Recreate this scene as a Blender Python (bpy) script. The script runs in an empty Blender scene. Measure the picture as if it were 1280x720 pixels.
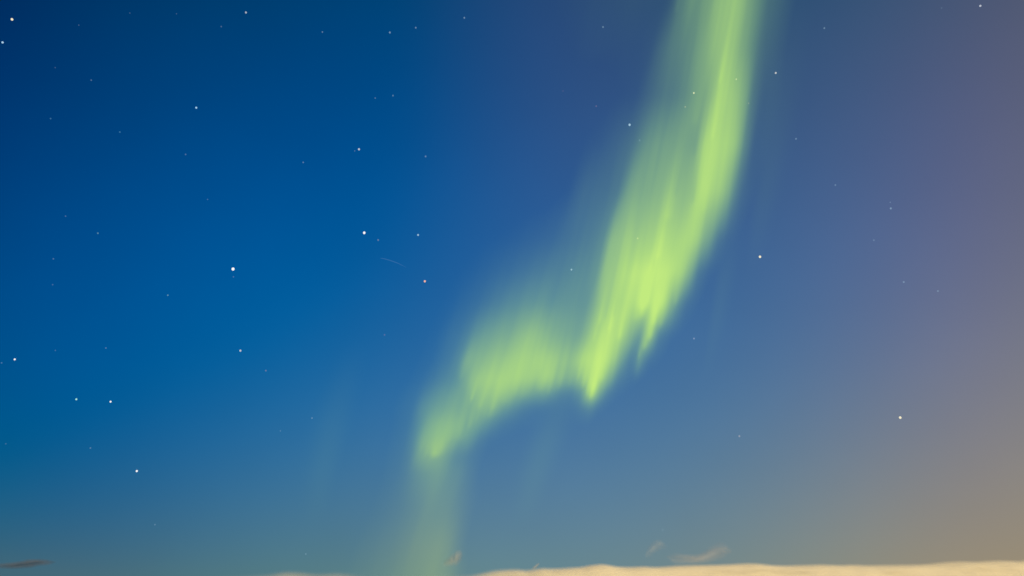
import bpy, math, random
import numpy as np
from mathutils import Vector

scene = bpy.context.scene
COL = scene.collection
random.seed(7)
rng = np.random.default_rng(11)
KM = 1000.0

# ------------------------------------------------------------------ camera
PITCH = math.radians(26.0)          # looking up over the horizon
LENS, SENSOR = 24.0, 36.0
FOC = LENS / SENSOR * 1280.0        # focal length in photograph pixels
cam_data = bpy.data.cameras.new("camera")
cam_data.lens = LENS
cam_data.sensor_width = SENSOR
cam_data.clip_start = 0.1
cam_data.clip_end = 2.0e7
cam = bpy.data.objects.new("camera", cam_data)
CAM = Vector((0.0, 0.0, 1.7))
cam.location = CAM
cam.rotation_euler = (math.radians(90.0) + PITCH, 0.0, 0.0)
COL.objects.link(cam)
scene.camera = cam

RIGHT = np.array([1.0, 0.0, 0.0])
FWD = np.array([0.0, math.cos(PITCH), math.sin(PITCH)])
UP = np.array([0.0, -math.sin(PITCH), math.cos(PITCH)])


def ray_dir(px, py):
    """Unit direction of sight for a point of the photograph (1280 x 720)."""
    px = np.asarray(px, float); py = np.asarray(py, float)
    v = (((px - 640.0) / FOC)[..., None] * RIGHT
         + (-(py - 360.0) / FOC)[..., None] * UP + FWD)
    return v / np.linalg.norm(v, axis=-1, keepdims=True)


# ------------------------------------------------------------------ colour management
scene.view_settings.view_transform = 'Standard'
scene.view_settings.look = 'None'
scene.view_settings.exposure = 0.0
scene.view_settings.gamma = 1.0
scene.view_settings.use_curve_mapping = False
scene.render.film_transparent = False
scene.cycles.transparent_max_bounces = 64
scene.cycles.max_bounces = 8
scene.cycles.volume_bounces = 2
scene.cycles.use_denoising = True
scene.cycles.denoiser = 'OPENIMAGEDENOISE'
scene.cycles.denoising_input_passes = 'RGB_ALBEDO_NORMAL'


def s2l(c):
    c = np.asarray(c, float) / 255.0
    return np.where(c <= 0.04045, c / 12.92, ((c + 0.055) / 1.055) ** 2.4)


# ------------------------------------------------------------------ world: night sky
# sky colours noted in directions of sight: (x, y in the photograph) -> sRGB
SKY_X = [0, 213, 427, 533, 640, 853, 1067, 1280]
SKY_TABLE = {
    0:   [(0, 46, 96), (0, 58, 108), (0, 66, 117), (8, 67, 120), (32, 72, 120), (42, 76, 118), (56, 82, 118), (80, 89, 115)],
    90:  [(0, 52, 108), (0, 63, 120), (0, 70, 128), (12, 73, 131), (36, 78, 131), (47, 82, 126), (62, 88, 126), (87, 94, 121)],
    180: [(0, 59, 118), (0, 70, 130), (0, 78, 140), (14, 80, 142), (36, 84, 142), (51, 88, 136), (70, 94, 135), (93, 99, 127)],
    270: [(0, 66, 127), (0, 78, 142), (0, 84, 149), (18, 87, 152), (38, 91, 150), (55, 96, 146), (76, 101, 143), (100, 105, 131)],
    360: [(0, 75, 135), (0, 86, 151), (10, 92, 157), (26, 95, 158), (42, 98, 156), (60, 103, 152), (84, 107, 150), (109, 112, 134)],
    450: [(0, 82, 140), (2, 93, 153), (30, 102, 160), (42, 105, 160), (52, 108, 160), (68, 111, 156), (94, 116, 148), (118, 121, 133)],
    540: [(0, 88, 142), (26, 98, 154), (50, 110, 160), (58, 113, 161), (68, 117, 160), (82, 121, 158), (108, 125, 147), (131, 130, 133)],
    630: [(34, 95, 132), (48, 105, 144), (72, 120, 151), (78, 122, 152), (84, 125, 153), (98, 130, 150), (125, 134, 138), (144, 136, 127)],
    700: [(62, 102, 122), (68, 111, 130), (86, 128, 140), (92, 129, 142), (97, 131, 145), (113, 136, 142), (135, 138, 128), (152, 141, 120)],
}


def build_world():
    w = bpy.data.worlds.new("World")
    scene.world = w
    w.use_nodes = True
    nt = w.node_tree
    nt.nodes.clear()
    out = nt.nodes.new('ShaderNodeOutputWorld')
    bg = nt.nodes.new('ShaderNodeBackground')
    bg.inputs['Strength'].default_value = 1.0
    nt.links.new(bg.outputs[0], out.inputs['Surface'])
    # fit a smooth function of the direction's east (x) and up (z) components
    A, B = [], []
    for y, row in SKY_TABLE.items():
        for x, c in zip(SKY_X, row):
            d = ray_dir(x, y)
            A.append(d); B.append(s2l(c) ** (1 / 2.2))
    A = np.array(A); B = np.array(B)
    # left of the veil the red light dies away altogether: let the fit run on below zero
    n = len(SKY_X)
    for k in range(len(B) - 1, -1, -1):
        if B[k, 0] <= 0:
            B[k, 0] = min(B[k + 1, 0] - 0.10, -0.02)
    X, Z = A[:, 0], A[:, 2]
    terms = [(i, j) for i in range(7) for j in range(5) if i + j <= 7]
    M = np.stack([X ** i * Z ** j for i, j in terms], 1)
    coef = np.linalg.lstsq(np.vstack([M, 1e-3 * np.eye(len(terms))]),
                           np.vstack([B, np.zeros((len(terms), 3))]), rcond=None)[0]
    print("sky fit rms", np.sqrt(((M @ coef - B) ** 2).mean()) * 255)
    tc = nt.nodes.new('ShaderNodeTexCoord')
    sep = nt.nodes.new('ShaderNodeSeparateXYZ')
    nt.links.new(tc.outputs['Generated'], sep.inputs[0])

    def clamp(sock, lo, hi):
        n = nt.nodes.new('ShaderNodeClamp')
        n.inputs['Min'].default_value = lo; n.inputs['Max'].default_value = hi
        nt.links.new(sock, n.inputs['Value']); return n.outputs[0]
    xs = clamp(sep.outputs['X'], X.min() * 1.01, X.max() * 1.01)
    zs = clamp(sep.outputs['Z'], Z.min() * 0.8, Z.max())

    def vm(op, a, b):
        n = nt.nodes.new('ShaderNodeVectorMath'); n.operation = op
        for k, s in enumerate((a, b)):
            if isinstance(s, (tuple, list)):
                n.inputs[k].default_value = s
            else:
                nt.links.new(s, n.inputs[k])
        return n.outputs[0]

    # Horner in z, inner Horner in x
    def inner(j):
        imax = max(i for i, jj in terms if jj == j)
        acc = tuple(coef[terms.index((imax, j))])
        for i in range(imax - 1, -1, -1):
            acc = vm('ADD', vm('MULTIPLY', acc, xs), tuple(coef[terms.index((i, j))]))
        return acc
    acc = inner(4)
    for j in range(3, -1, -1):
        acc = vm('ADD', vm('MULTIPLY', acc, zs), inner(j))
    # faint uneven airglow, a percent or two
    noise = nt.nodes.new('ShaderNodeTexNoise')
    noise.inputs['Scale'].default_value = 5.0
    noise.inputs['Detail'].default_value = 3.0
    nt.links.new(tc.outputs['Generated'], noise.inputs['Vector'])
    nm = nt.nodes.new('ShaderNodeMath'); nm.operation = 'MULTIPLY_ADD'
    nt.links.new(noise.outputs['Fac'], nm.inputs[0])
    nm.inputs[1].default_value = 0.05; nm.inputs[2].default_value = 0.975
    acc = vm('MULTIPLY', vm('MAXIMUM', acc, (0.0, 0.0, 0.0)), nm.outputs[0])
    sp = nt.nodes.new('ShaderNodeSeparateXYZ'); nt.links.new(acc, sp.inputs[0])
    cb = nt.nodes.new('ShaderNodeCombineXYZ')
    for k in range(3):
        p = nt.nodes.new('ShaderNodeMath'); p.operation = 'POWER'
        nt.links.new(sp.outputs[k], p.inputs[0]); p.inputs[1].default_value = 2.2
        nt.links.new(p.outputs[0], cb.inputs[k])
    nt.links.new(cb.outputs[0], bg.inputs['Color'])


build_world()

# ------------------------------------------------------------------ low warm moonlight
sun_data = bpy.data.lights.new("moonlight", 'SUN')
sun_data.energy = 4.35
sun_data.angle = math.radians(0.5)
sun_data.color = (1.0, 0.82, 0.44)
sun = bpy.data.objects.new("moonlight", sun_data)
to_sun = Vector((0.40, -0.60, 0.62)).normalized()
sun.rotation_euler = to_sun.to_track_quat('Z', 'Y').to_euler()
COL.objects.link(sun)


# ------------------------------------------------------------------ helpers
def tag(o, label=None, cat=None, group=None, kind=None):
    if label: o['label'] = label
    if cat: o['category'] = cat
    if group: o['group'] = group
    if kind: o['kind'] = kind
    return o


def mesh_obj(name, verts, faces, mat, parent=None, smooth=True):
    me = bpy.data.meshes.new(name)
    me.from_pydata([tuple(v) for v in verts], [], faces)
    if smooth:
        me.polygons.foreach_set("use_smooth", [True] * len(me.polygons))
    me.materials.append(mat)
    me.update()
    o = bpy.data.objects.new(name, me)
    COL.objects.link(o)
    o.parent = parent
    return o


def new_mat(name):
    m = bpy.data.materials.new(name)
    m.use_nodes = True
    m.node_tree.nodes.clear()
    return m, m.node_tree, m.node_tree.nodes.new('ShaderNodeOutputMaterial')


# ------------------------------------------------------------------ ground (dark tundra reaching the horizon)
def ground_material():
    m, nt, out = new_mat("dark_tundra")
    b = nt.nodes.new('ShaderNodeBsdfPrincipled')
    b.inputs['Roughness'].default_value = 0.95
    n = nt.nodes.new('ShaderNodeTexNoise'); n.inputs['Scale'].default_value = 0.004
    n.inputs['Detail'].default_value = 8
    tc = nt.nodes.new('ShaderNodeTexCoord')
    nt.links.new(tc.outputs['Object'], n.inputs['Vector'])
    r = nt.nodes.new('ShaderNodeValToRGB')
    r.color_ramp.elements[0].color = (0.03, 0.032, 0.025, 1)
    r.color_ramp.elements[1].color = (0.09, 0.08, 0.06, 1)
    nt.links.new(n.outputs['Fac'], r.inputs[0])
    nt.links.new(r.outputs[0], b.inputs['Base Color'])
    nt.links.new(b.outputs[0], out.inputs['Surface'])
    return m


gv, gf = [], []
rings = [0.0, 4, 15, 60, 250, 1000, 4000, 16000, 60000, 140000]
NS = 64
gv.append((0, 0, 0))
for r in rings[1:]:
    for k in range(NS):
        a = 2 * math.pi * k / NS
        h = 0.0 if r < 60 else random.uniform(-1, 1) * min(r * 0.004, 20)
        gv.append((r * math.cos(a), r * math.sin(a), h))
for k in range(NS):
    gf.append((0, 1 + k, 1 + (k + 1) % NS))
for q in range(len(rings) - 2):
    for k in range(NS):
        a, b = 1 + q * NS + k, 1 + q * NS + (k + 1) % NS
        gf.append((a, a + NS, b + NS, b))
tag(mesh_obj("ground", gv, gf, ground_material()), kind='structure')


# ------------------------------------------------------------------ clouds
def cloud_material(name, albedo, opacity, noise_scale=None, noise_lo=0.3, noise_hi=0.7, lumps=0.0):
    """One skin of cloud: part lets the view through, part scatters light back and on."""
    m, nt, out = new_mat(name)
    tr = nt.nodes.new('ShaderNodeBsdfTransparent')
    df = nt.nodes.new('ShaderNodeBsdfDiffuse'); df.inputs['Color'].default_value = (*albedo, 1)
    tl = nt.nodes.new('ShaderNodeBsdfTranslucent'); tl.inputs['Color'].default_value = (*albedo, 1)
    if lumps:                      # billows, raised by bump noise alone
        tc0 = nt.nodes.new('ShaderNodeTexCoord')
        mp0 = nt.nodes.new('ShaderNodeMapping'); mp0.inputs['Scale'].default_value = (0.35, 0.35, 1.0)
        nz0 = nt.nodes.new('ShaderNodeTexNoise'); nz0.inputs['Scale'].default_value = 0.0011
        nz0.inputs['Detail'].default_value = 1.0
        bp = nt.nodes.new('ShaderNodeBump'); bp.inputs['Strength'].default_value = 1.0
        bp.inputs['Distance'].default_value = lumps
        nt.links.new(tc0.outputs['Object'], mp0.inputs[0]); nt.links.new(mp0.outputs[0], nz0.inputs['Vector'])
        nt.links.new(nz0.outputs['Fac'], bp.inputs['Height'])
        nt.links.new(bp.outputs[0], df.inputs['Normal']); nt.links.new(bp.outputs[0], tl.inputs['Normal'])
    sc = nt.nodes.new('ShaderNodeMixShader'); sc.inputs[0].default_value = 0.2
    nt.links.new(df.outputs[0], sc.inputs[1]); nt.links.new(tl.outputs[0], sc.inputs[2])
    mx = nt.nodes.new('ShaderNodeMixShader')
    at = nt.nodes.new('ShaderNodeAttribute'); at.attribute_name = 'opacity'
    fac = at.outputs['Fac']
    if noise_scale:
        tc = nt.nodes.new('ShaderNodeTexCoord')
        mp = nt.nodes.new('ShaderNodeMapping'); mp.inputs['Scale'].default_value = (0.5, 0.5, 1.6)
        nz = nt.nodes.new('ShaderNodeTexNoise'); nz.inputs['Scale'].default_value = noise_scale
        nz.inputs['Detail'].default_value = 3; nz.inputs['Distortion'].default_value = 0.6
        nt.links.new(tc.outputs['Object'], mp.inputs[0]); nt.links.new(mp.outputs[0], nz.inputs['Vector'])
        mr = nt.nodes.new('ShaderNodeMapRange'); mr.interpolation_type = 'SMOOTHSTEP'
        mr.inputs['From Min'].default_value = noise_lo; mr.inputs['From Max'].default_value = noise_hi
        nt.links.new(nz.outputs['Fac'], mr.inputs['Value'])
        mu = nt.nodes.new('ShaderNodeMath'); mu.operation = 'MULTIPLY'
        nt.links.new(fac, mu.inputs[0]); nt.links.new(mr.outputs[0], mu.inputs[1]); fac = mu.outputs[0]
    m2 = nt.nodes.new('ShaderNodeMath'); m2.operation = 'MULTIPLY'; m2.inputs[1].default_value = opacity
    m2.use_clamp = True
    nt.links.new(fac, m2.inputs[0])
    nt.links.new(m2.outputs[0], mx.inputs[0])
    nt.links.new(tr.outputs[0], mx.inputs[1]); nt.links.new(sc.outputs[0], mx.inputs[2])
    nt.links.new(mx.outputs[0], out.inputs['Surface'])
    return m


def set_attr(o, name, vals):
    a = o.data.attributes.new(name, 'FLOAT', 'POINT')
    a.data.foreach_set('value', np.array(vals, dtype=np.float32))


BANK_D = 60 * KM     # how far away the bank of cloud lies
BANK_TOP = [(-260, 724), (-120, 723), (0, 725), (60, 725), (160, 726), (260, 724), (310, 721), (340, 719), (352, 718.2), (362, 716.2),
            (374, 714.6), (390, 716.5), (405, 718), (420, 717), (434, 716), (446, 718.5), (470, 721.5), (520, 721.5),
            (560, 720.5), (590, 720), (606, 716.5), (618, 714), (632, 713), (648, 712.8), (656, 714.5), (668, 713),
            (676, 711.5), (690, 712.5), (708, 711.5), (722, 710.8), (734, 708.5), (750, 707), (758, 708.5),
            (768, 710.3), (784, 710.8), (798, 709.8), (815, 711), (840, 709), (870, 708.2), (900, 707.5), (925, 706),
            (935, 706.2), (948, 708), (970, 709), (1015, 707.6), (1040, 708.8), (1052, 707.6), (1062, 708.8), (1110, 708),
            (1140, 707.6), (1160, 706), (1180, 703.8), (1208, 704.6), (1230, 702.6), (1248, 705.2), (1268, 703),
            (1284, 701), (1330, 700), (1400, 704), (1500, 701), (1620, 706)]


def cloud_bank():
    pts = np.array(BANK_TOP, float)
    x = np.linspace(-260, 1620, 900)
    y = np.interp(x, pts[:, 0], pts[:, 1])
    k = np.exp(-0.5 * (np.arange(-4, 5) / 1.7) ** 2); k /= k.sum()
    yp = np.pad(y, 4, mode='edge'); y = np.convolve(yp, k, mode='valid')
    d = ray_dir(x, y)
    s = BANK_D / d[:, 1]
    X = d[:, 0] * s; ZT = d[:, 2] * s
    # the bank is a long ridge of cloud: crest line at BANK_D, sides falling away in front and behind
    fr = [(-1.0, 0.0), (-0.85, 0.30), (-0.60, 0.48), (-0.52, 0.58), (-0.50, 0.66), (-0.495, 0.74), (-0.47, 0.81), (-0.42, 0.88), (-0.33, 0.935),
          (-0.20, 0.975), (-0.08, 0.996), (0, 1.0),
          (0.06, 0.993), (0.16, 0.95), (0.32, 0.86), (0.5, 0.70), (0.7, 0.48), (0.88, 0.24), (1.0, 0.0)]
    verts, faces, op = [], [], []
    depth = 9 * KM
    base = 1.6 * KM
    px = BANK_D / FOC
    n = 900; r = len(fr)
    wav = [rng.normal(0, 1, n) for _ in fr]
    kk = np.exp(-0.5 * (np.arange(-30, 31) / 11) ** 2); kk /= kk.sum() / 3.5
    wob = [np.convolve(np.pad(w, 30, mode='wrap'), kk, mode='valid') for w in wav]
    # the bank thins out towards its left end
    thick = np.interp(x, [330, 372, 430, 470, 570, 625, 680, 745], [0.04, 0.10, 0.07, 0.03, 0.06, 0.35, 0.6, 1.0])
    # nested skins of vapour: the outer ones thin, the innermost dense
    skins = [(2.0, 0.08), (1.0, 0.14), (0.0, 0.25), (-0.8, 0.35), (-1.7, 0.5), (-2.8, 0.75), (-4.2, 1.0)]
    for grow, a in skins:
        off = len(verts)
        for q, (f, h) in enumerate(fr):
            for i in range(n):
                yy = BANK_D + f * (depth + grow * px * 1.5) + wob[q][i] * 500 * (1 - h)
                zz = base + (ZT[i] + grow * px - base) * h + wob[q][i] * 60 * (1 - h) * h * 4
                verts.append((X[i], yy, zz)); op.append(a * thick[i])
        for q in range(r - 1):
            for i in range(n - 1):
                faces.append((off + q * n + i, off + q * n + i + 1, off + (q + 1) * n + i + 1, off + (q + 1) * n + i))
    o = mesh_obj("cloud_bank", verts, faces, cloud_material("lit_cloud", (0.88, 0.82, 0.72), 1.0, lumps=320.0))
    set_attr(o, 'opacity', op)
    tag(o, "long low bank of cream cloud stretched along the bottom edge under the night sky", "cloud")


cloud_bank()


def wisp(name, spine, dist, mat, label, depth=0.6, seed=0):
    """A drawn-out shred of cloud: spine points (x, y, half height in photo pixels), with real thickness."""
    r = np.random.default_rng(seed)
    pts = np.array(spine, float)
    t = np.linspace(0, 1, 60)
    ti = np.linspace(0, 1, len(pts))
    x = np.interp(t, ti, pts[:, 0]); y = np.interp(t, ti, pts[:, 1]); h = np.interp(t, ti, pts[:, 2])
    k = np.exp(-0.5 * (np.arange(-5, 6) / 2.2) ** 2); k /= k.sum()
    sm = lambda a: np.convolve(np.pad(a, 5, mode='edge'), k, mode='valid')
    x, y, h = sm(x), sm(y), sm(h)
    d = ray_dir(x, y); s = dist / d[:, 1]; c = d * s[:, None]
    px = dist / FOC
    verts, faces, op = [], [], []
    m = 16
    n = len(t)
    wobble = sm(sm(r.normal(0, 1, n))) * 1.0
    for g in (1.5, 1.2, 0.95, 0.7, 0.45):
      off = len(verts)
      for i in range(n):
        e = math.sqrt(max(0.0, 1 - (2 * t[i] - 1) ** 4)) + 1e-3
        for q in range(m):
            a = 2 * math.pi * q / m
            rz = h[i] * px * e * g * (1 + 0.18 * wobble[i])
            verts.append((c[i, 0], c[i, 1] + math.cos(a) * rz * depth * 4, c[i, 2] + CAM.z + math.sin(a) * rz))
            op.append(min(1.0, 3.0 * min(t[i], 1 - t[i])))
      for i in range(n - 1):
        for q in range(m):
            faces.append((off + i * m + q, off + i * m + (q + 1) % m, off + (i + 1) * m + (q + 1) % m, off + (i + 1) * m + q))
    o = mesh_obj(name, verts, faces, mat)
    set_attr(o, 'opacity', op)
    tag(o, label, "cloud", "stray shreds of cloud above the bank")
    return o


SHADED = cloud_material("shaded_brown_cloud", (0.20, 0.15, 0.13), 0.08)  # wisp in shadow: its shade is put into a darker albedo
PALE = cloud_material("thin_pale_cloud", (0.80, 0.68, 0.60), 0.034, 0.0005, 0.25, 0.6)
PUFF = cloud_material("small_puff_cloud", (0.82, 0.70, 0.56), 0.036)
FAINT = cloud_material("faint_pale_cloud", (0.78, 0.74, 0.68), 0.017)
wisp("cloud_wisp", [(-30, 708, 2.5), (0, 707.5, 2.3), (20, 706.8, 2.8), (34, 705, 3.2), (46, 703, 3), (60, 703, 2.4), (72, 702.5, .8)],
     58 * KM, SHADED, "shaded brown cigar-shaped shred of cloud alone in the lower left corner", seed=1)
wisp("cloud_wisp", [(552, 706, 2.5), (559, 703, 3.5), (565, 700, 4.5), (571, 697.5, 5.5), (576, 695, 5), (579, 694, 3)],
     58 * KM, PUFF, "small stubby upright puff of cloud at the foot of the aurora's pale tail", seed=2)
wisp("cloud_wisp", [(832, 695, 2), (842, 698.5, 5.5), (856, 699, 4), (870, 699.5, 3.2), (880, 697, 4), (889, 692.5, 6.5), (898, 688.5, 7), (908, 688, 4.5), (917, 690, 2)],
     57 * KM, PALE, "largest stray wisp, a pale dipping streak with a raised right end over the bank", seed=3)
wisp("cloud_wisp", [(806, 696, 3), (811, 690, 5), (818, 683.5, 5), (826, 681, 4), (834, 684, 2.5)],
     57 * KM, FAINT, "very faint hook of cloud just left of the pale dipping streak", seed=4)
wisp("cloud_wisp", [(664, 711, 1.5), (668, 709.5, 1.8), (672, 706.5, 1.8), (675, 704.5, 1.0)],
     57.5 * KM, PUFF, "tiny pale tick of cloud standing on the low left shoulder of the bank", seed=5)


# ------------------------------------------------------------------ aurora
# Field lines all run towards the magnetic zenith, high above the frame.
VX, VY = 1150.0, -1450.0
Y0 = 400.0
VDIR = ray_dir(VX, VY)


def r_of(x, y):      # which field line passes through a point: where it crosses Y0
    k = (Y0 - y) / (Y0 - VY)
    return (x - VX * k) / (1 - k)


# brightness of the glow, noted along the lines of sight: y -> [(x, amount)]
GLOW = {
    -60: [(660, 0), (760, .03), (830, .06), (850, .16), (875, .28), (900, .42), (925, .5), (945, .34), (960, .18), (990, .06), (1015, 0)],
    0:   [(640, 0), (720, .03), (790, .05), (830, .04), (838, .06), (850, .2), (862, .34), (875, .37), (885, .48), (895, .58), (905, .62), (915, .65), (922, .66), (930, .57), (937, .48), (947, .34), (960, .18), (978, .09), (1000, 0)],
    60:  [(650, 0), (740, .03), (800, .03), (815, .05), (835, .2), (850, .28), (865, .33), (878, .48), (890, .60), (900, .66), (907, .73), (918, .66), (928, .52), (940, .3), (952, .15), (972, .06), (990, 0)],
    120: [(740, 0), (795, .03), (810, .1), (830, .2), (850, .25), (862, .35), (870, .43), (880, .48), (887, .58), (893, .76), (900, .82), (912, .79), (922, .67), (930, .5), (940, .2), (953, .07), (975, .03), (990, 0)],
    180: [(700, 0), (750, .04), (775, .1), (790, .16), (805, .3), (820, .4), (840, .42), (850, .46), (862, .41), (869, .44), (875, .66), (880, .84), (895, .87), (905, .84), (915, .78), (922, .6), (930, .28), (942, .06), (965, .02), (980, 0)],
    240: [(690, 0), (712, .03), (728, .11), (760, .14), (773, .2), (785, .43), (800, .5), (820, .54), (830, .6), (840, .65), (850, .6), (862, .65), (872, .82), (880, .9), (890, .82), (900, .74), (910, .52), (918, .25), (928, .08), (945, .02), (960, 0)],
    300: [(560, 0), (640, .03), (690, .08), (712, .14), (740, .2), (754, .28), (763, .57), (775, .69), (790, .73), (805, .76), (820, .82), (828, .88), (840, .82), (855, .88), (865, .86), (872, .75), (880, .55), (888, .36), (898, .13), (910, .04), (930, 0)],
    340: [(540, 0), (590, .03), (640, .1), (670, .17), (700, .22), (735, .27), (747, .36), (755, .63), (770, .77), (785, .88), (800, .95), (812, .97), (830, .96), (845, .9), (855, .78), (864, .45), (873, .15), (885, .04), (905, 0)],
    380: [(520, 0), (565, .03), (600, .11), (625, .2), (645, .28), (660, .32), (680, .34), (710, .31), (733, .32), (743, .5), (752, .7), (765, .8), (785, .86), (795, .9), (806, .96), (815, .9), (828, .88), (837, .6), (847, .3), (858, .08), (880, 0)],
    420: [(505, 0), (545, .03), (575, .14), (590, .28), (605, .38), (625, .45), (640, .52), (660, .66), (674, .68), (690, .5), (705, .44), (725, .44), (735, .64), (745, .84), (760, .9), (775, .85), (785, .65), (795, .38), (802, .3), (809, .66), (815, .55), (824, .15), (840, .03), (860, 0)],
    450: [(500, 0), (540, .04), (562, .14), (573, .26), (583, .48), (600, .56), (620, .65), (640, .72), (660, .78), (675, .8), (690, .68), (705, .65), (720, .7), (729, .84), (745, .92), (760, .86), (769, .7), (777, .4), (787, .15), (794, .18), (799, .4), (804, .2), (812, .06), (835, 0)],
    475: [(490, 0), (525, .04), (545, .13), (565, .26), (577, .34), (588, .6), (600, .72), (620, .75), (640, .75), (660, .75), (675, .72), (685, .7), (700, .6), (715, .48), (725, .6), (735, .8), (745, .84), (754, .7), (762, .45), (772, .15), (788, .04), (810, 0)],
    490: [(485, 0), (520, .06), (540, .2), (560, .35), (578, .4), (589, .56), (605, .64), (625, .65), (640, .6), (655, .5), (670, .42), (684, .38), (700, .2), (715, .14), (727, .3), (736, .8), (743, .82), (750, .45), (760, .13), (775, .03), (800, 0)],
    510: [(480, 0), (515, .07), (528, .24), (545, .36), (560, .46), (575, .44), (590, .5), (610, .5), (625, .36), (640, .25), (655, .13), (670, .07), (690, .05), (715, .04), (731, .12), (738, .16), (748, .05), (765, 0)],
    530: [(480, 0), (510, .06), (521, .18), (533, .4), (548, .58), (560, .56), (572, .52), (585, .46), (600, .35), (615, .2), (630, .08), (650, .04), (680, .02), (730, .02), (745, 0)],
    550: [(475, 0), (505, .06), (516, .16), (525, .40), (535, .50), (545, .56), (555, .53), (570, .44), (585, .33), (598, .12), (612, .03), (650, 0)],
    570: [(470, 0), (502, .06), (513, .14), (521, .35), (530, .46), (540, .52), (549, .45), (558, .35), (570, .2), (588, .08), (605, .02), (625, 0)],
    590: [(465, 0), (500, .06), (512, .14), (525, .26), (540, .34), (555, .31), (570, .22), (585, .1), (600, .02), (615, 0)],
    630: [(450, 0), (480, .05), (500, .10), (520, .20), (540, .30), (556, .29), (570, .18), (585, .08), (600, .01), (610, 0)],
    680: [(430, 0), (465, .07), (490, .13), (510, .22), (530, .33), (545, .37), (560, .31), (572, .14), (582, .03), (595, 0)],
    740: [(410, 0), (450, .08), (480, .14), (510, .26), (535, .38), (555, .34), (568, .15), (578, .03), (590, 0)],
}
# where the foot of the curtain runs: field line -> y of its lower border in the picture
FOOT = [(440, 770), (560, 768), (590, 660), (620, 600), (650, 575), (700, 560), (740, 545), (760, 520), (790, 478), (815, 450), (850, 415),
        (880, 345), (900, 300), (930, 250), (980, 210)]
# ground distance (km) of the curtain, which recedes from overhead towards the horizon
FOOT_DIST = [(440, 900), (560, 820), (590, 560), (620, 430), (650, 390), (700, 360), (740, 345), (790, 300), (850, 240),
             (900, 190), (980, 150)]


def smooth1(a, s, axis):
    n = int(s * 3) + 1
    k = np.exp(-0.5 * (np.arange(-n, n + 1) / s) ** 2); k /= k.sum()
    pad = [(0, 0)] * a.ndim; pad[axis] = (n, n)
    return np.apply_along_axis(lambda v: np.convolve(v, k, mode='valid'), axis, np.pad(a, pad, mode='edge'))


R = np.arange(420.0, 985.0, 1.25)
Y = np.arange(-60.0, 750.0, 3.0)


RAYS = [
    (739, 494, 70, 3.2, .28), (729, 480, 60, 2.2, .16), (752, 472, 60, 3.0, .12), (723, 470, 46, 1.6, .10), (734, 490, 40, 1.3, .12),
    (799, 443, 50, 1.7, .20), (806, 432, 60, 3.0, .26), (813, 420, 70, 2.6, .22), (826, 404, 60, 3.0, .20), (845, 376, 60, 2.6, .16),
    (803, 392, 60, 3.0, .12), (818, 402, 70, 3.0, .14), (796, 396, 90, 4.0, .10), (775, 420, 110, 3.0, .10), (762, 410, 110, 2.2, .07),
    (750, 400, 110, 1.8, .10), (757, 395, 80, 1.3, -.07), (768, 392, 90, 1.8, -.06), (743, 420, 90, 1.6, .07), (787, 420, 90, 2.0, -.05),
    (590, 497, 46, 1.7, .20), (600, 506, 70, 3.0, .12), (616, 508, 60, 3.5, .12), (610, 515, 40, 1.6, -.05), (632, 500, 70, 5, .08),
    (655, 492, 90, 5, .08), (676, 484, 100, 4.5, .12), (686, 488, 70, 2.2, .10), (700, 480, 60, 2.0, .05), (712, 478, 60, 2.0, .06),
    (694, 476, 70, 1.8, -.06), (668, 484, 80, 2, -.04), (645, 490, 120, 2.2, .06), (577, 470, 40, 2.5, .08),
    (542, 568, 55, 3.2, .14), (533, 566, 50, 2.4, .10), (552, 560, 50, 2.6, .06), (562, 548, 46, 2.6, .08), (575, 540, 50, 2.2, .07),
    (588, 530, 50, 2.6, .10), (596, 524, 40, 1.6, .06), (582, 532, 40, 1.5, -.05), (527, 560, 40, 2, .08),
    (835, 270, 130, 5, .08), (822, 320, 150, 4, .06), (845, 240, 90, 2.6, -.06), (866, 250, 120, 2.4, -.08),
    (900, 100, 110, 2.2, .09), (890, 170, 110, 2.4, .06), (880, 260, 120, 3, .05), (868, 190, 90, 3, -.05),
    (846, 10, 120, 3, .06), (869, 150, 90, 4, .06), (546, 567, 42, 6, .24), (574, 546, 45, 6, .10), (613, 517, 45, 7, .12),
]


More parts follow.
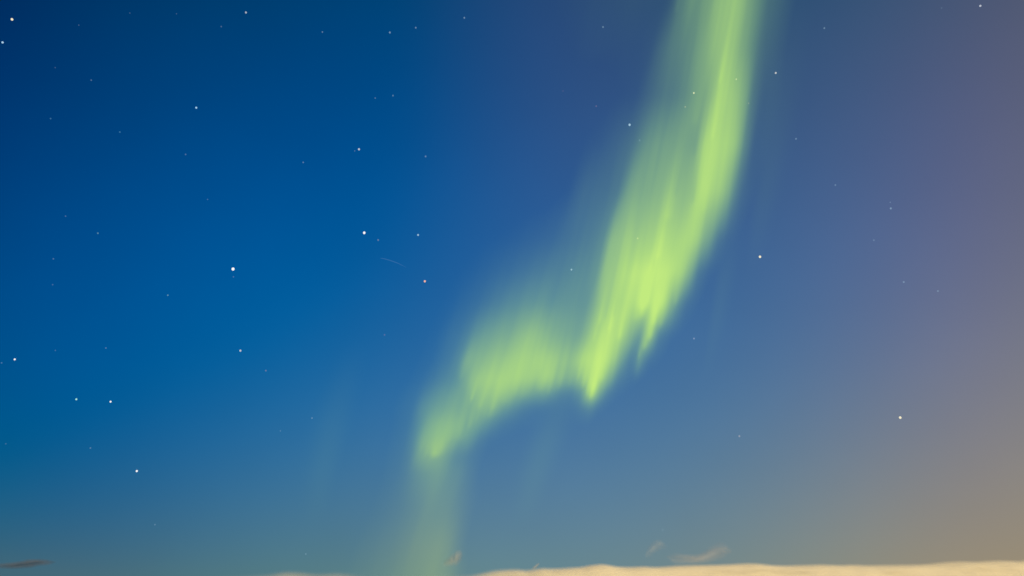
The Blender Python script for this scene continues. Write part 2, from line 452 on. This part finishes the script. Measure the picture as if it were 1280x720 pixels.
def glow_grid():
    ys = sorted(GLOW)
    rows = []
    for y in ys:
        p = np.array(GLOW[y], float)
        rr = r_of(p[:, 0], y)
        rows.append(np.interp(R, rr, p[:, 1], left=0, right=0))
    rows = np.array(rows)                       # len(ys) x len(R)
    g = np.empty((len(Y), len(R)))
    for i in range(len(R)):
        g[:, i] = np.interp(Y, ys, rows[:, i])
    g = smooth1(g, 1.5, 1)
    g = smooth1(g, 2.0, 0)
    g = np.clip(g, 0, 1)
    YY0 = Y[:, None]
    g = g * np.clip(1.0 - 0.25 * (YY0 - 585) / 60, 0.75, 1.0)      # the tail is dimmer
    g = g * (1 + 0.10 * np.clip((g - 0.1) / 0.3, 0, 1) * (1 - g) / 0.5)
    # fine rays: brightness varies across the field lines, hardly along them
    def streaks(sr, sy, seed):
        q = np.random.default_rng(seed).normal(0, 1, g.shape)
        q = smooth1(smooth1(q, sr, 1), sy, 0)
        return q / q.std()
    # single rays that stand out: (x, y) of foot, length upward, width, strength
    YY, RR = np.meshgrid(Y, R, indexing='ij')
    for fx, fy, ln, w, a in RAYS:
        r0 = r_of(fx, fy)
        u = (fy - YY) / ln                       # 0 at the foot, 1 at the top
        prof = np.where(u < 0, np.exp(-(u * ln / 5.0) ** 2), np.exp(-np.clip(u, 0, None) ** 2 * 2.2) * (0.55 + 0.45 * np.exp(-u * 2)))
        ww = w * (0.45 + 0.55 * np.clip(u * 3 + 0.3, 0, 1))
        g = g + 0.62 * a * prof * np.exp(-0.5 * ((RR - r0) / (1.35 * ww)) ** 2)
    amp = 0.022 * streaks(2.2, 12, 3) + 0.035 * streaks(6, 20, 4) + 0.012 * streaks(1.2, 9, 5)
    g = g * (1 + amp * np.clip(1.25 - 0.6 * g, 0, 1))
    return np.clip(g, 0, 1.0)


G = glow_grid()


def aurora_material():
    m, nt, out = new_mat("aurora_glow")
    at = nt.nodes.new('ShaderNodeAttribute'); at.attribute_name = 'glow'
    ramp = nt.nodes.new('ShaderNodeValToRGB')
    cr = ramp.color_ramp
    stops = [(0.0, (140, 198, 145)), (0.3, (147, 203, 138)), (0.5, (156, 208, 134)), (0.7, (167, 216, 130)),
             (0.88, (180, 226, 126)), (1.0, (195, 236, 127))]
    while len(cr.elements) < len(stops):
        cr.elements.new(0.5)
    for e, (p, c) in zip(cr.elements, stops):
        e.position = p; e.color = (*s2l(c), 1)
    nt.links.new(at.outputs['Fac'], ramp.inputs[0])
    em = nt.nodes.new('ShaderNodeEmission')
    # the far end hangs low over the horizon, where the air turns its green more yellow
    wa = nt.nodes.new('ShaderNodeAttribute'); wa.attribute_name = 'reddening'
    mc = nt.nodes.new('ShaderNodeMix'); mc.data_type = 'RGBA'
    nt.links.new(wa.outputs['Fac'], mc.inputs[0])
    nt.links.new(ramp.outputs[0], mc.inputs[6])
    mc.inputs[7].default_value = (*s2l((176, 202, 122)), 1)
    nt.links.new(mc.outputs[2], em.inputs['Color'])
    tr = nt.nodes.new('ShaderNodeBsdfTransparent')
    mx = nt.nodes.new('ShaderNodeMixShader')
    # share of one sheet: 1 - (1 - glow)^(1/LAYERS)
    inv = nt.nodes.new('ShaderNodeMath'); inv.operation = 'SUBTRACT'; inv.inputs[0].default_value = 1.0
    nt.links.new(at.outputs['Fac'], inv.inputs[1]); inv.use_clamp = True
    pw = nt.nodes.new('ShaderNodeMath'); pw.operation = 'POWER'; pw.inputs[1].default_value = 1.0 / LAYERS
    nt.links.new(inv.outputs[0], pw.inputs[0])
    one = nt.nodes.new('ShaderNodeMath'); one.operation = 'SUBTRACT'; one.inputs[0].default_value = 1.0
    nt.links.new(pw.outputs[0], one.inputs[1]); one.use_clamp = True
    nt.links.new(one.outputs[0], mx.inputs[0])
    nt.links.new(tr.outputs[0], mx.inputs[1]); nt.links.new(em.outputs[0], mx.inputs[2])
    nt.links.new(mx.outputs[0], out.inputs['Surface'])
    return m


LAYERS = 3
AUR = aurora_material()
aurora = bpy.data.objects.new("aurora", None)
_c = ray_dir(740, 500) * 330 * KM
aurora.location = (_c[0], _c[1], 0.0)
COL.objects.link(aurora)
tag(aurora, "bright green aurora curtain folding down across the blue night sky to the horizon", "aurora")

foot_y = np.interp(R, *np.array(FOOT).T)
foot_y = smooth1(foot_y[None], 8, 1)[0]
foot_d = np.interp(R, *np.array(FOOT_DIST).T)
foot_d = smooth1(foot_d[None], 14, 1)[0] * KM
foot_x = R + (VX - R) * (Y0 - foot_y) / (Y0 - VY)
fd = ray_dir(foot_x, foot_y)
FOOTP = fd * (foot_d / np.hypot(fd[:, 0], fd[:, 1]))[:, None]      # relative to the camera


def along(ri, y):
    """The point of field line ri that is seen at height y in the picture."""
    p = FOOTP[ri]
    t = -(y - 360.0) / FOC
    pu, pf = p @ UP, p @ FWD
    du, df = VDIR @ UP, VDIR @ FWD
    s = (t * pf - pu) / (du - t * df)
    return p + VDIR * s


I1 = np.searchsorted(R, 738.0); I2 = np.searchsorted(R, 610.0)


def curtain_cols(name, i0, i1, label, floor=0.02):
    base = np.array(aurora.location)
    verts, faces, vals, red = [], [], [], []
    for L in range(LAYERS):
        off = (L - (LAYERS - 1) / 2) * 1.2 * KM
        idx = {}
        for j in range(len(Y) - 1):
            for i in range(i0, i1):
                if G[j:j + 2, i:i + 2].max() <= floor:
                    continue
                q = []
                for (jj, ii) in ((j, i), (j, i + 1), (j + 1, i + 1), (j + 1, i)):
                    if (jj, ii) not in idx:
                        P = along(ii, Y[jj])
                        idx[(jj, ii)] = len(verts)
                        verts.append((P[0] + CAM.x - base[0], P[1] + off - base[1], P[2] + CAM.z - base[2]))
                        red.append(min(1.0, max(0.0, (14.0 - math.degrees(math.atan2(P[2], math.hypot(P[0], P[1])))) / 9.0)))
                        vals.append(min(0.995, max(0.0, G[jj, ii] - floor) / (1 - floor)))
                    q.append(idx[(jj, ii)])
                faces.append(tuple(q))
    o = mesh_obj(name, verts, faces, AUR, aurora)
    a = o.data.attributes.new('glow', 'FLOAT', 'POINT')
    a.data.foreach_set('value', np.array(vals, dtype=np.float32))
    set_attr(o, 'reddening', red)
    o['label'] = label
    return o


curtain_cols("bright_curtain", I1, len(R) - 1, "tall brightest fold rising to the top of the sky")
curtain_cols("middle_curtain", I2, I1, "short level fold with a ragged glowing top")
curtain_cols("pale_tail", 0, I2, "dimmer fold that fades into a pale column at the horizon")


def faint_ray(pts, dist, amount, label):
    """A separate faint shaft: pts = (x, y, half width px) from its foot to its top along the field lines."""
    base = np.array(aurora.location)
    p = np.array(pts, float)
    n, m = 40, 13
    t = np.linspace(0, 1, n); ti = np.linspace(0, 1, len(p))
    x = np.interp(t, ti, p[:, 0]); y = np.interp(t, ti, p[:, 1]); hw = np.interp(t, ti, p[:, 2])
    verts, vals, faces = [], [], []
    for i in range(n):
        for q in range(m):
            u = 2 * q / (m - 1) - 1
            d = ray_dir(x[i] + u * hw[i], y[i])
            P = d * (dist * KM / d[1])
            verts.append((P[0] - base[0], P[1] + (1 - u * u) * 6 * KM - base[1], P[2] + CAM.z - base[2]))
            lengthwise = math.sin(math.pi * t[i]) ** 1.2
            vals.append(max(0.0, amount * lengthwise * (math.cos(u * math.pi / 2) ** 2)))
    for i in range(n - 1):
        for q in range(m - 1):
            faces.append((i * m + q, i * m + q + 1, (i + 1) * m + q + 1, (i + 1) * m + q))
    o = mesh_obj("faint_ray", verts, faces, AUR, aurora)
    a = o.data.attributes.new('glow', 'FLOAT', 'POINT')
    a.data.foreach_set('value', np.array(vals, dtype=np.float32))
    o['label'] = label


faint_ray([(652, 660, 20), (668, 595, 30), (690, 530, 34), (716, 470, 24)], 420, 0.16, "faint shaft below the middle fold")
faint_ray([(388, 660, 18), (400, 590, 28), (415, 520, 34), (446, 420, 26)], 520, 0.10, "faint broad shaft far left of the tail")
faint_ray([(886, 470, 10), (900, 400, 16), (912, 330, 18), (926, 260, 12)], 230, 0.09, "thin faint shaft right of the bright fold")
faint_ray([(944, 340, 14), (962, 240, 24), (982, 110, 32), (1000, -60, 34)], 190, 0.09, "faint shaft beside the top of the bright fold")

# ------------------------------------------------------------------ stars
STAR_D = 3.0e6       # far beyond the aurora
STAR_MATS = {}


def star_material(rgb, alpha):
    key = (rgb, round(alpha, 2))
    if key not in STAR_MATS:
        m, nt, out = new_mat("starlight")
        em = nt.nodes.new('ShaderNodeEmission')
        em.inputs['Color'].default_value = (*s2l(rgb), 1)
        em.inputs['Strength'].default_value = 1.0
        tr = nt.nodes.new('ShaderNodeBsdfTransparent')
        mx = nt.nodes.new('ShaderNodeMixShader'); mx.inputs[0].default_value = alpha
        nt.links.new(tr.outputs[0], mx.inputs[1]); nt.links.new(em.outputs[0], mx.inputs[2])
        nt.links.new(mx.outputs[0], out.inputs['Surface'])
        STAR_MATS[key] = m
    return STAR_MATS[key]


def ico():
    t = (1 + 5 ** .5) / 2
    v = [(-1, t, 0), (1, t, 0), (-1, -t, 0), (1, -t, 0), (0, -1, t), (0, 1, t), (0, -1, -t), (0, 1, -t), (t, 0, -1), (t, 0, 1), (-t, 0, -1), (-t, 0, 1)]
    f = [(0, 11, 5), (0, 5, 1), (0, 1, 7), (0, 7, 10), (0, 10, 11), (1, 5, 9), (5, 11, 4), (11, 10, 2), (10, 7, 6), (7, 1, 8),
         (3, 9, 4), (3, 4, 2), (3, 2, 6), (3, 6, 8), (3, 8, 9), (4, 9, 5), (2, 4, 11), (6, 2, 10), (8, 6, 7), (9, 8, 1)]
    v = [Vector(p).normalized() for p in v]
    vv = list(v); ff = []; mid = {}
    def mp(a, b):
        k = (min(a, b), max(a, b))
        if k not in mid:
            vv.append(((vv[a] + vv[b]) / 2).normalized()); mid[k] = len(vv) - 1
        return mid[k]
    for a, b, c in f:
        ab, bc, ca = mp(a, b), mp(b, c), mp(c, a)
        ff += [(a, ab, ca), (b, bc, ab), (c, ca, bc), (ab, bc, ca)]
    return vv, ff


IV, IF = ico()
W, BL, CY, WM, OR, PK = (255, 255, 255), (178, 214, 238), (170, 235, 225), (250, 240, 205), (250, 190, 165), (205, 165, 185)
# x, y, radius in photo pixels, colour, amount, label
STARS = [
    (291.3, 336.3, 2.5, W, 1.0, "largest and brightest star of all, dazzling white disc in the deep blue left half"),
    (455.3, 291.0, 2.1, W, 1.0, "second brightest star, white dot up and right of the brightest one"),
    (950.0, 321.0, 2.0, WM, .95, "brightest star to the right of the aurora, ivory dot level with its brightest part"),
    (1125.3, 522.0, 2.0, WM, .92, "yellowish bright star alone low in the greyish lower right sky"),
    (531.0, 351.6, 1.8, OR, .85, "salmon orange star just below the end of the faint meteor trail"),
    (15.0, 24.2, 1.9, WM, .95, "bright creamy star in the top left corner"),
    (3.2, 53.0, 1.6, BL, .85, "bluish star at the left edge just below the creamy corner star"),
    (171.0, 588.8, 1.7, W, .9, "bright white star alone low on the left above the brown cloud shred"),
    (787.0, 156.0, 1.9, BL, .75, "pale blue oval star just left of the aurora's tall upper band"),
    (867.3, 116.2, 1.5, WM, .9, "cream star shining through the upper aurora"),
    (448.7, 186.6, 1.7, (205, 215, 225), .72, "grey white star above the second brightest star with a tiny companion beside it"),
    (443.4, 188.6, 1.0, BL, .22, "tiny companion touching the left side of the grey white star"),
    (245.3, 134.6, 1.6, (160, 210, 240), .8, "lone light blue star in the upper left sky"),
    (522.6, 293.7, 1.6, (165, 205, 225), .72, "pale teal star right of the second brightest star and above the salmon one"),
    (472.7, 300.0, 1.4, (170, 180, 190), .45, "dim grey star just right of the second brightest star"),
    (300.5, 438.3, 1.7, (205, 210, 220), .72, "soft grey star straight below the brightest star"),
    (18.4, 449.2, 1.5, W, .8, "small white star close to the left edge below mid height"),
    (2.0, 453.6, 1.0, BL, .28, "tiny speck touching the left edge beside the small white star"),
    (95.4, 499.1, 1.5, CY, .85, "left, greener one of the close level pair of stars in the lower left"),
    (138.2, 502.1, 1.5, W, .8, "right, whiter one of the close level pair of stars in the lower left"),
    (307.4, 15.6, 1.6, (190, 200, 210), .65, "grey star near the top edge above the lone light blue star"),
    (276.6, 33.2, 1.2, BL, .22, "very faint star down and left of the grey star near the top edge"),
    (114.0, 100.2, 1.1, BL, .3, "faint star a little way right and below the bluish left edge star"),
    (69.0, 84.5, 1.0, BL, .14, "barely visible star between the bluish left edge star and the faint one beyond"),
    (98.5, 31.4, 1.0, BL, .16, "barely visible star right of the creamy corner star"),
    (162.3, 16.3, 1.0, BL, .14, "hardly visible star near the top edge, first from the left corner star's row"),
    (220.6, 17.2, 1.0, BL, .14, "hardly visible star near the top edge left of the grey star"),
    (63.3, 148.2, 1.2, (110, 180, 215), .38, "faint blue star in the upper left, lowest of the three faint ones there"),
    (149.8, 165.0, 1.2, (110, 190, 225), .4, "faint cyan star down and left of the lone light blue star"),
    (232.0, 193.0, 1.2, BL, .25, "very faint star under the lone light blue star"),
    (259.5, 249.3, 1.0, BL, .18, "hardly visible star above the brightest star"),
    (82.0, 270.2, 1.1, BL, .22, "very faint star left of the faint turquoise one"),
    (122.3, 291.5, 1.2, CY, .38, "faint turquoise star left of the brightest star"),
    (66.7, 323.6, 1.1, BL, .28, "upper one of two faint stars stacked near the left edge"),
    (65.8, 355.8, 1.1, BL, .18, "lower one of two faint stars stacked near the left edge"),
    (291.8, 346.0, 1.2, BL, .2, "faint speck directly under the brightest star"),
    (209.8, 369.0, 1.2, CY, .42, "faint cyan star down and left of the brightest star"),
    (132.4, 435.0, 1.1, BL, .32, "faint star above the close level pair of stars"),
    (69.2, 438.0, 1.0, BL, .18, "hardly visible star between the small white left star and the faint one above the pair"),
    (332.3, 463.3, 1.3, (190, 170, 180), .38, "dim greyish star down and right of the soft grey star"),
    (390.0, 522.6, 1.2, BL, .4, "dim blue star beside the far left faint aurora shaft"),
    (350.5, 538.6, 1.1, BL, .22, "very faint star down and left of the dim blue one"),
    (480.7, 418.5, 1.3, PK, .22, "faint pinkish star left of the aurora's middle fold"),
    (379.0, 203.0, 1.2, BL, .35, "faint star left of the grey white star with the companion"),
    (532.0, 195.5, 1.4, BL, .4, "dim elongated star right of the grey white star with the companion"),
    (403.0, 40.0, 1.2, BL, .38, "leftmost dim star of the loose row of four near the top"),
    (487.3, 40.6, 1.5, BL, .58, "brightest star of the loose row of four near the top"),
    (519.7, 34.6, 1.3, BL, .5, "third star from the left in the loose row of four near the top"),
    (580.4, 22.2, 1.4, BL, .5, "rightmost star of the loose row of four near the top"),
    (469.0, 122.6, 1.1, BL, .32, "fainter left one of a tight pair below the loose row of four"),
    (491.2, 119.5, 1.3, (150, 195, 215), .48, "brighter right one of a tight pair below the loose row of four"),
    (753.8, 33.8, 1.4, BL, .42, "dim star near the top between the row of four and the aurora"),
    (745.3, 132.7, 1.2, PK, .28, "faint reddish star up and left of the pale blue oval star"),
    (703.8, 113.8, 1.0, PK, .14, "hardly visible star left of the faint reddish one"),
    (799.5, 175.4, 1.4, BL, .28, "faint star just below the pale blue oval star"),
    (856.6, 133.6, 1.2, WM, .5, "faint star in the aurora just below the cream one"),
    (920.3, 99.0, 1.3, WM, .75, "faint star on the right side of the aurora's upper band"),
    (935.8, 129.0, 1.0, WM, .35, "hardly visible star on the right rim of the aurora's upper band"),
    (797.0, 298.0, 1.3, WM, .9, "small star shining through the broad bright part of the aurora"),
    (714.3, 337.0, 1.5, BL, .6, "dim star in the faint glow left of the aurora's bright fold"),
    (969.7, 91.2, 1.6, (215, 215, 215), .72, "pale star right of the aurora's upper band"),
    (995.0, 173.5, 1.4, BL, .38, "dim star below the pale one right of the upper band"),
    (1030.4, 35.2, 1.4, BL, .42, "dim bluish star near the top right of the aurora"),
    (1225.4, 7.3, 1.6, (215, 220, 230), .6, "pale star at the top edge near the right corner"),
    (1177.0, 10.0, 1.0, BL, .16, "hardly visible star left of the pale top edge star"),
    (1044.2, 231.3, 1.2, BL, .38, "faint star up and left of the bluish star with a speck above"),
    (1113.5, 260.5, 1.5, BL, .58, "bluish star with a tiny speck above it in the right sky"),
    (1112.8, 252.8, 1.0, BL, .28, "tiny speck right above the bluish star in the right sky"),
    (1092.3, 300.2, 1.2, BL, .32, "faint star below the bluish star with a speck above"),
    (1129.7, 352.5, 1.4, BL, .42, "dim upright star at mid height in the right sky"),
    (1172.4, 363.8, 1.3, BL, .38, "dim star just right of and below the dim upright one"),
    (867.5, 423.2, 1.4, (190, 205, 235), .55, "pale blue star below the right foot of the bright fold"),
    (924.2, 545.2, 1.5, (210, 205, 205), .55, "pale grey star low in the middle right sky over the cloud bank"),
    (828.3, 662.3, 1.1, BL, .28, "hardly visible star just above the wisps over the bank"),
    (7.2, 554.7, 1.0, BL, .2, "hardly visible star low at the left edge"),
    (113.0, 560.0, 1.2, BL, .3, "faint star between the level pair and the bright low left star"),
    (193.7, 655.8, 1.2, BL, .25, "faint star down and right of the bright low left star"),
    (382.3, 692.5, 1.1, BL, .35, "faint speck low above the bank's small peach hump"),
]

for n, (x, y, rad, rgb, amt, label) in enumerate(STARS):
    d = ray_dir(x, y)
    cosang = float(d @ FWD)
    me = bpy.data.meshes.new("star")
    rad *= 0.80 if amt < 0.6 else 0.77
    amt *= 0.32 if amt < 0.6 else (0.78 if amt < 0.8 else 0.95)
    size = rad * STAR_D * cosang / FOC
    k = 1.0 + 0.18 * math.sin(n * 2.4)
    me.from_pydata([(v.x * size * 0.94, v.y * size, v.z * size * (1.0 + 0.06 * k)) for v in IV], [], IF)
    me.polygons.foreach_set("use_smooth", [True] * len(me.polygons))
    me.materials.append(star_material(rgb, min(1.0, amt)))
    o = bpy.data.objects.new("star", me)
    o.location = tuple(d * STAR_D + np.array(CAM))
    COL.objects.link(o)
    tag(o, label, "star", "stars scattered over the night sky")

# ------------------------------------------------------------------ faint meteor train
def meteor():
    n, m = 24, 8
    path = [(475.5, 322.6), (480, 323.4), (486, 325.0), (492, 327.0), (498, 329.3), (503, 331.8), (507.5, 334.2)]
    p = np.array(path); t = np.linspace(0, 1, n); ti = np.linspace(0, 1, len(p))
    x = np.interp(t, ti, p[:, 0]); y = np.interp(t, ti, p[:, 1])
    D = 140 * KM
    verts, faces = [], []
    for i in range(n):
        d = ray_dir(x[i], y[i]); P = d * (D / d[1])
        r = D / FOC * 0.75 * math.sin(math.pi * min(0.97, 0.03 + t[i] ** 0.8)) ** 0.6
        for q in range(m):
            a = 2 * math.pi * q / m
            verts.append((P[0] + 0.3 * r * math.cos(a), P[1] + r * math.cos(a), P[2] + CAM.z + r * math.sin(a)))
    for i in range(n - 1):
        for q in range(m):
            faces.append((i * m + q, i * m + (q + 1) % m, (i + 1) * m + (q + 1) % m, (i + 1) * m + q))
    o = mesh_obj("meteor_trail", verts, faces, star_material((120, 165, 215), 0.07))
    tag(o, "short faint curved meteor trail between the second brightest star and the salmon star", "meteor")


meteor()
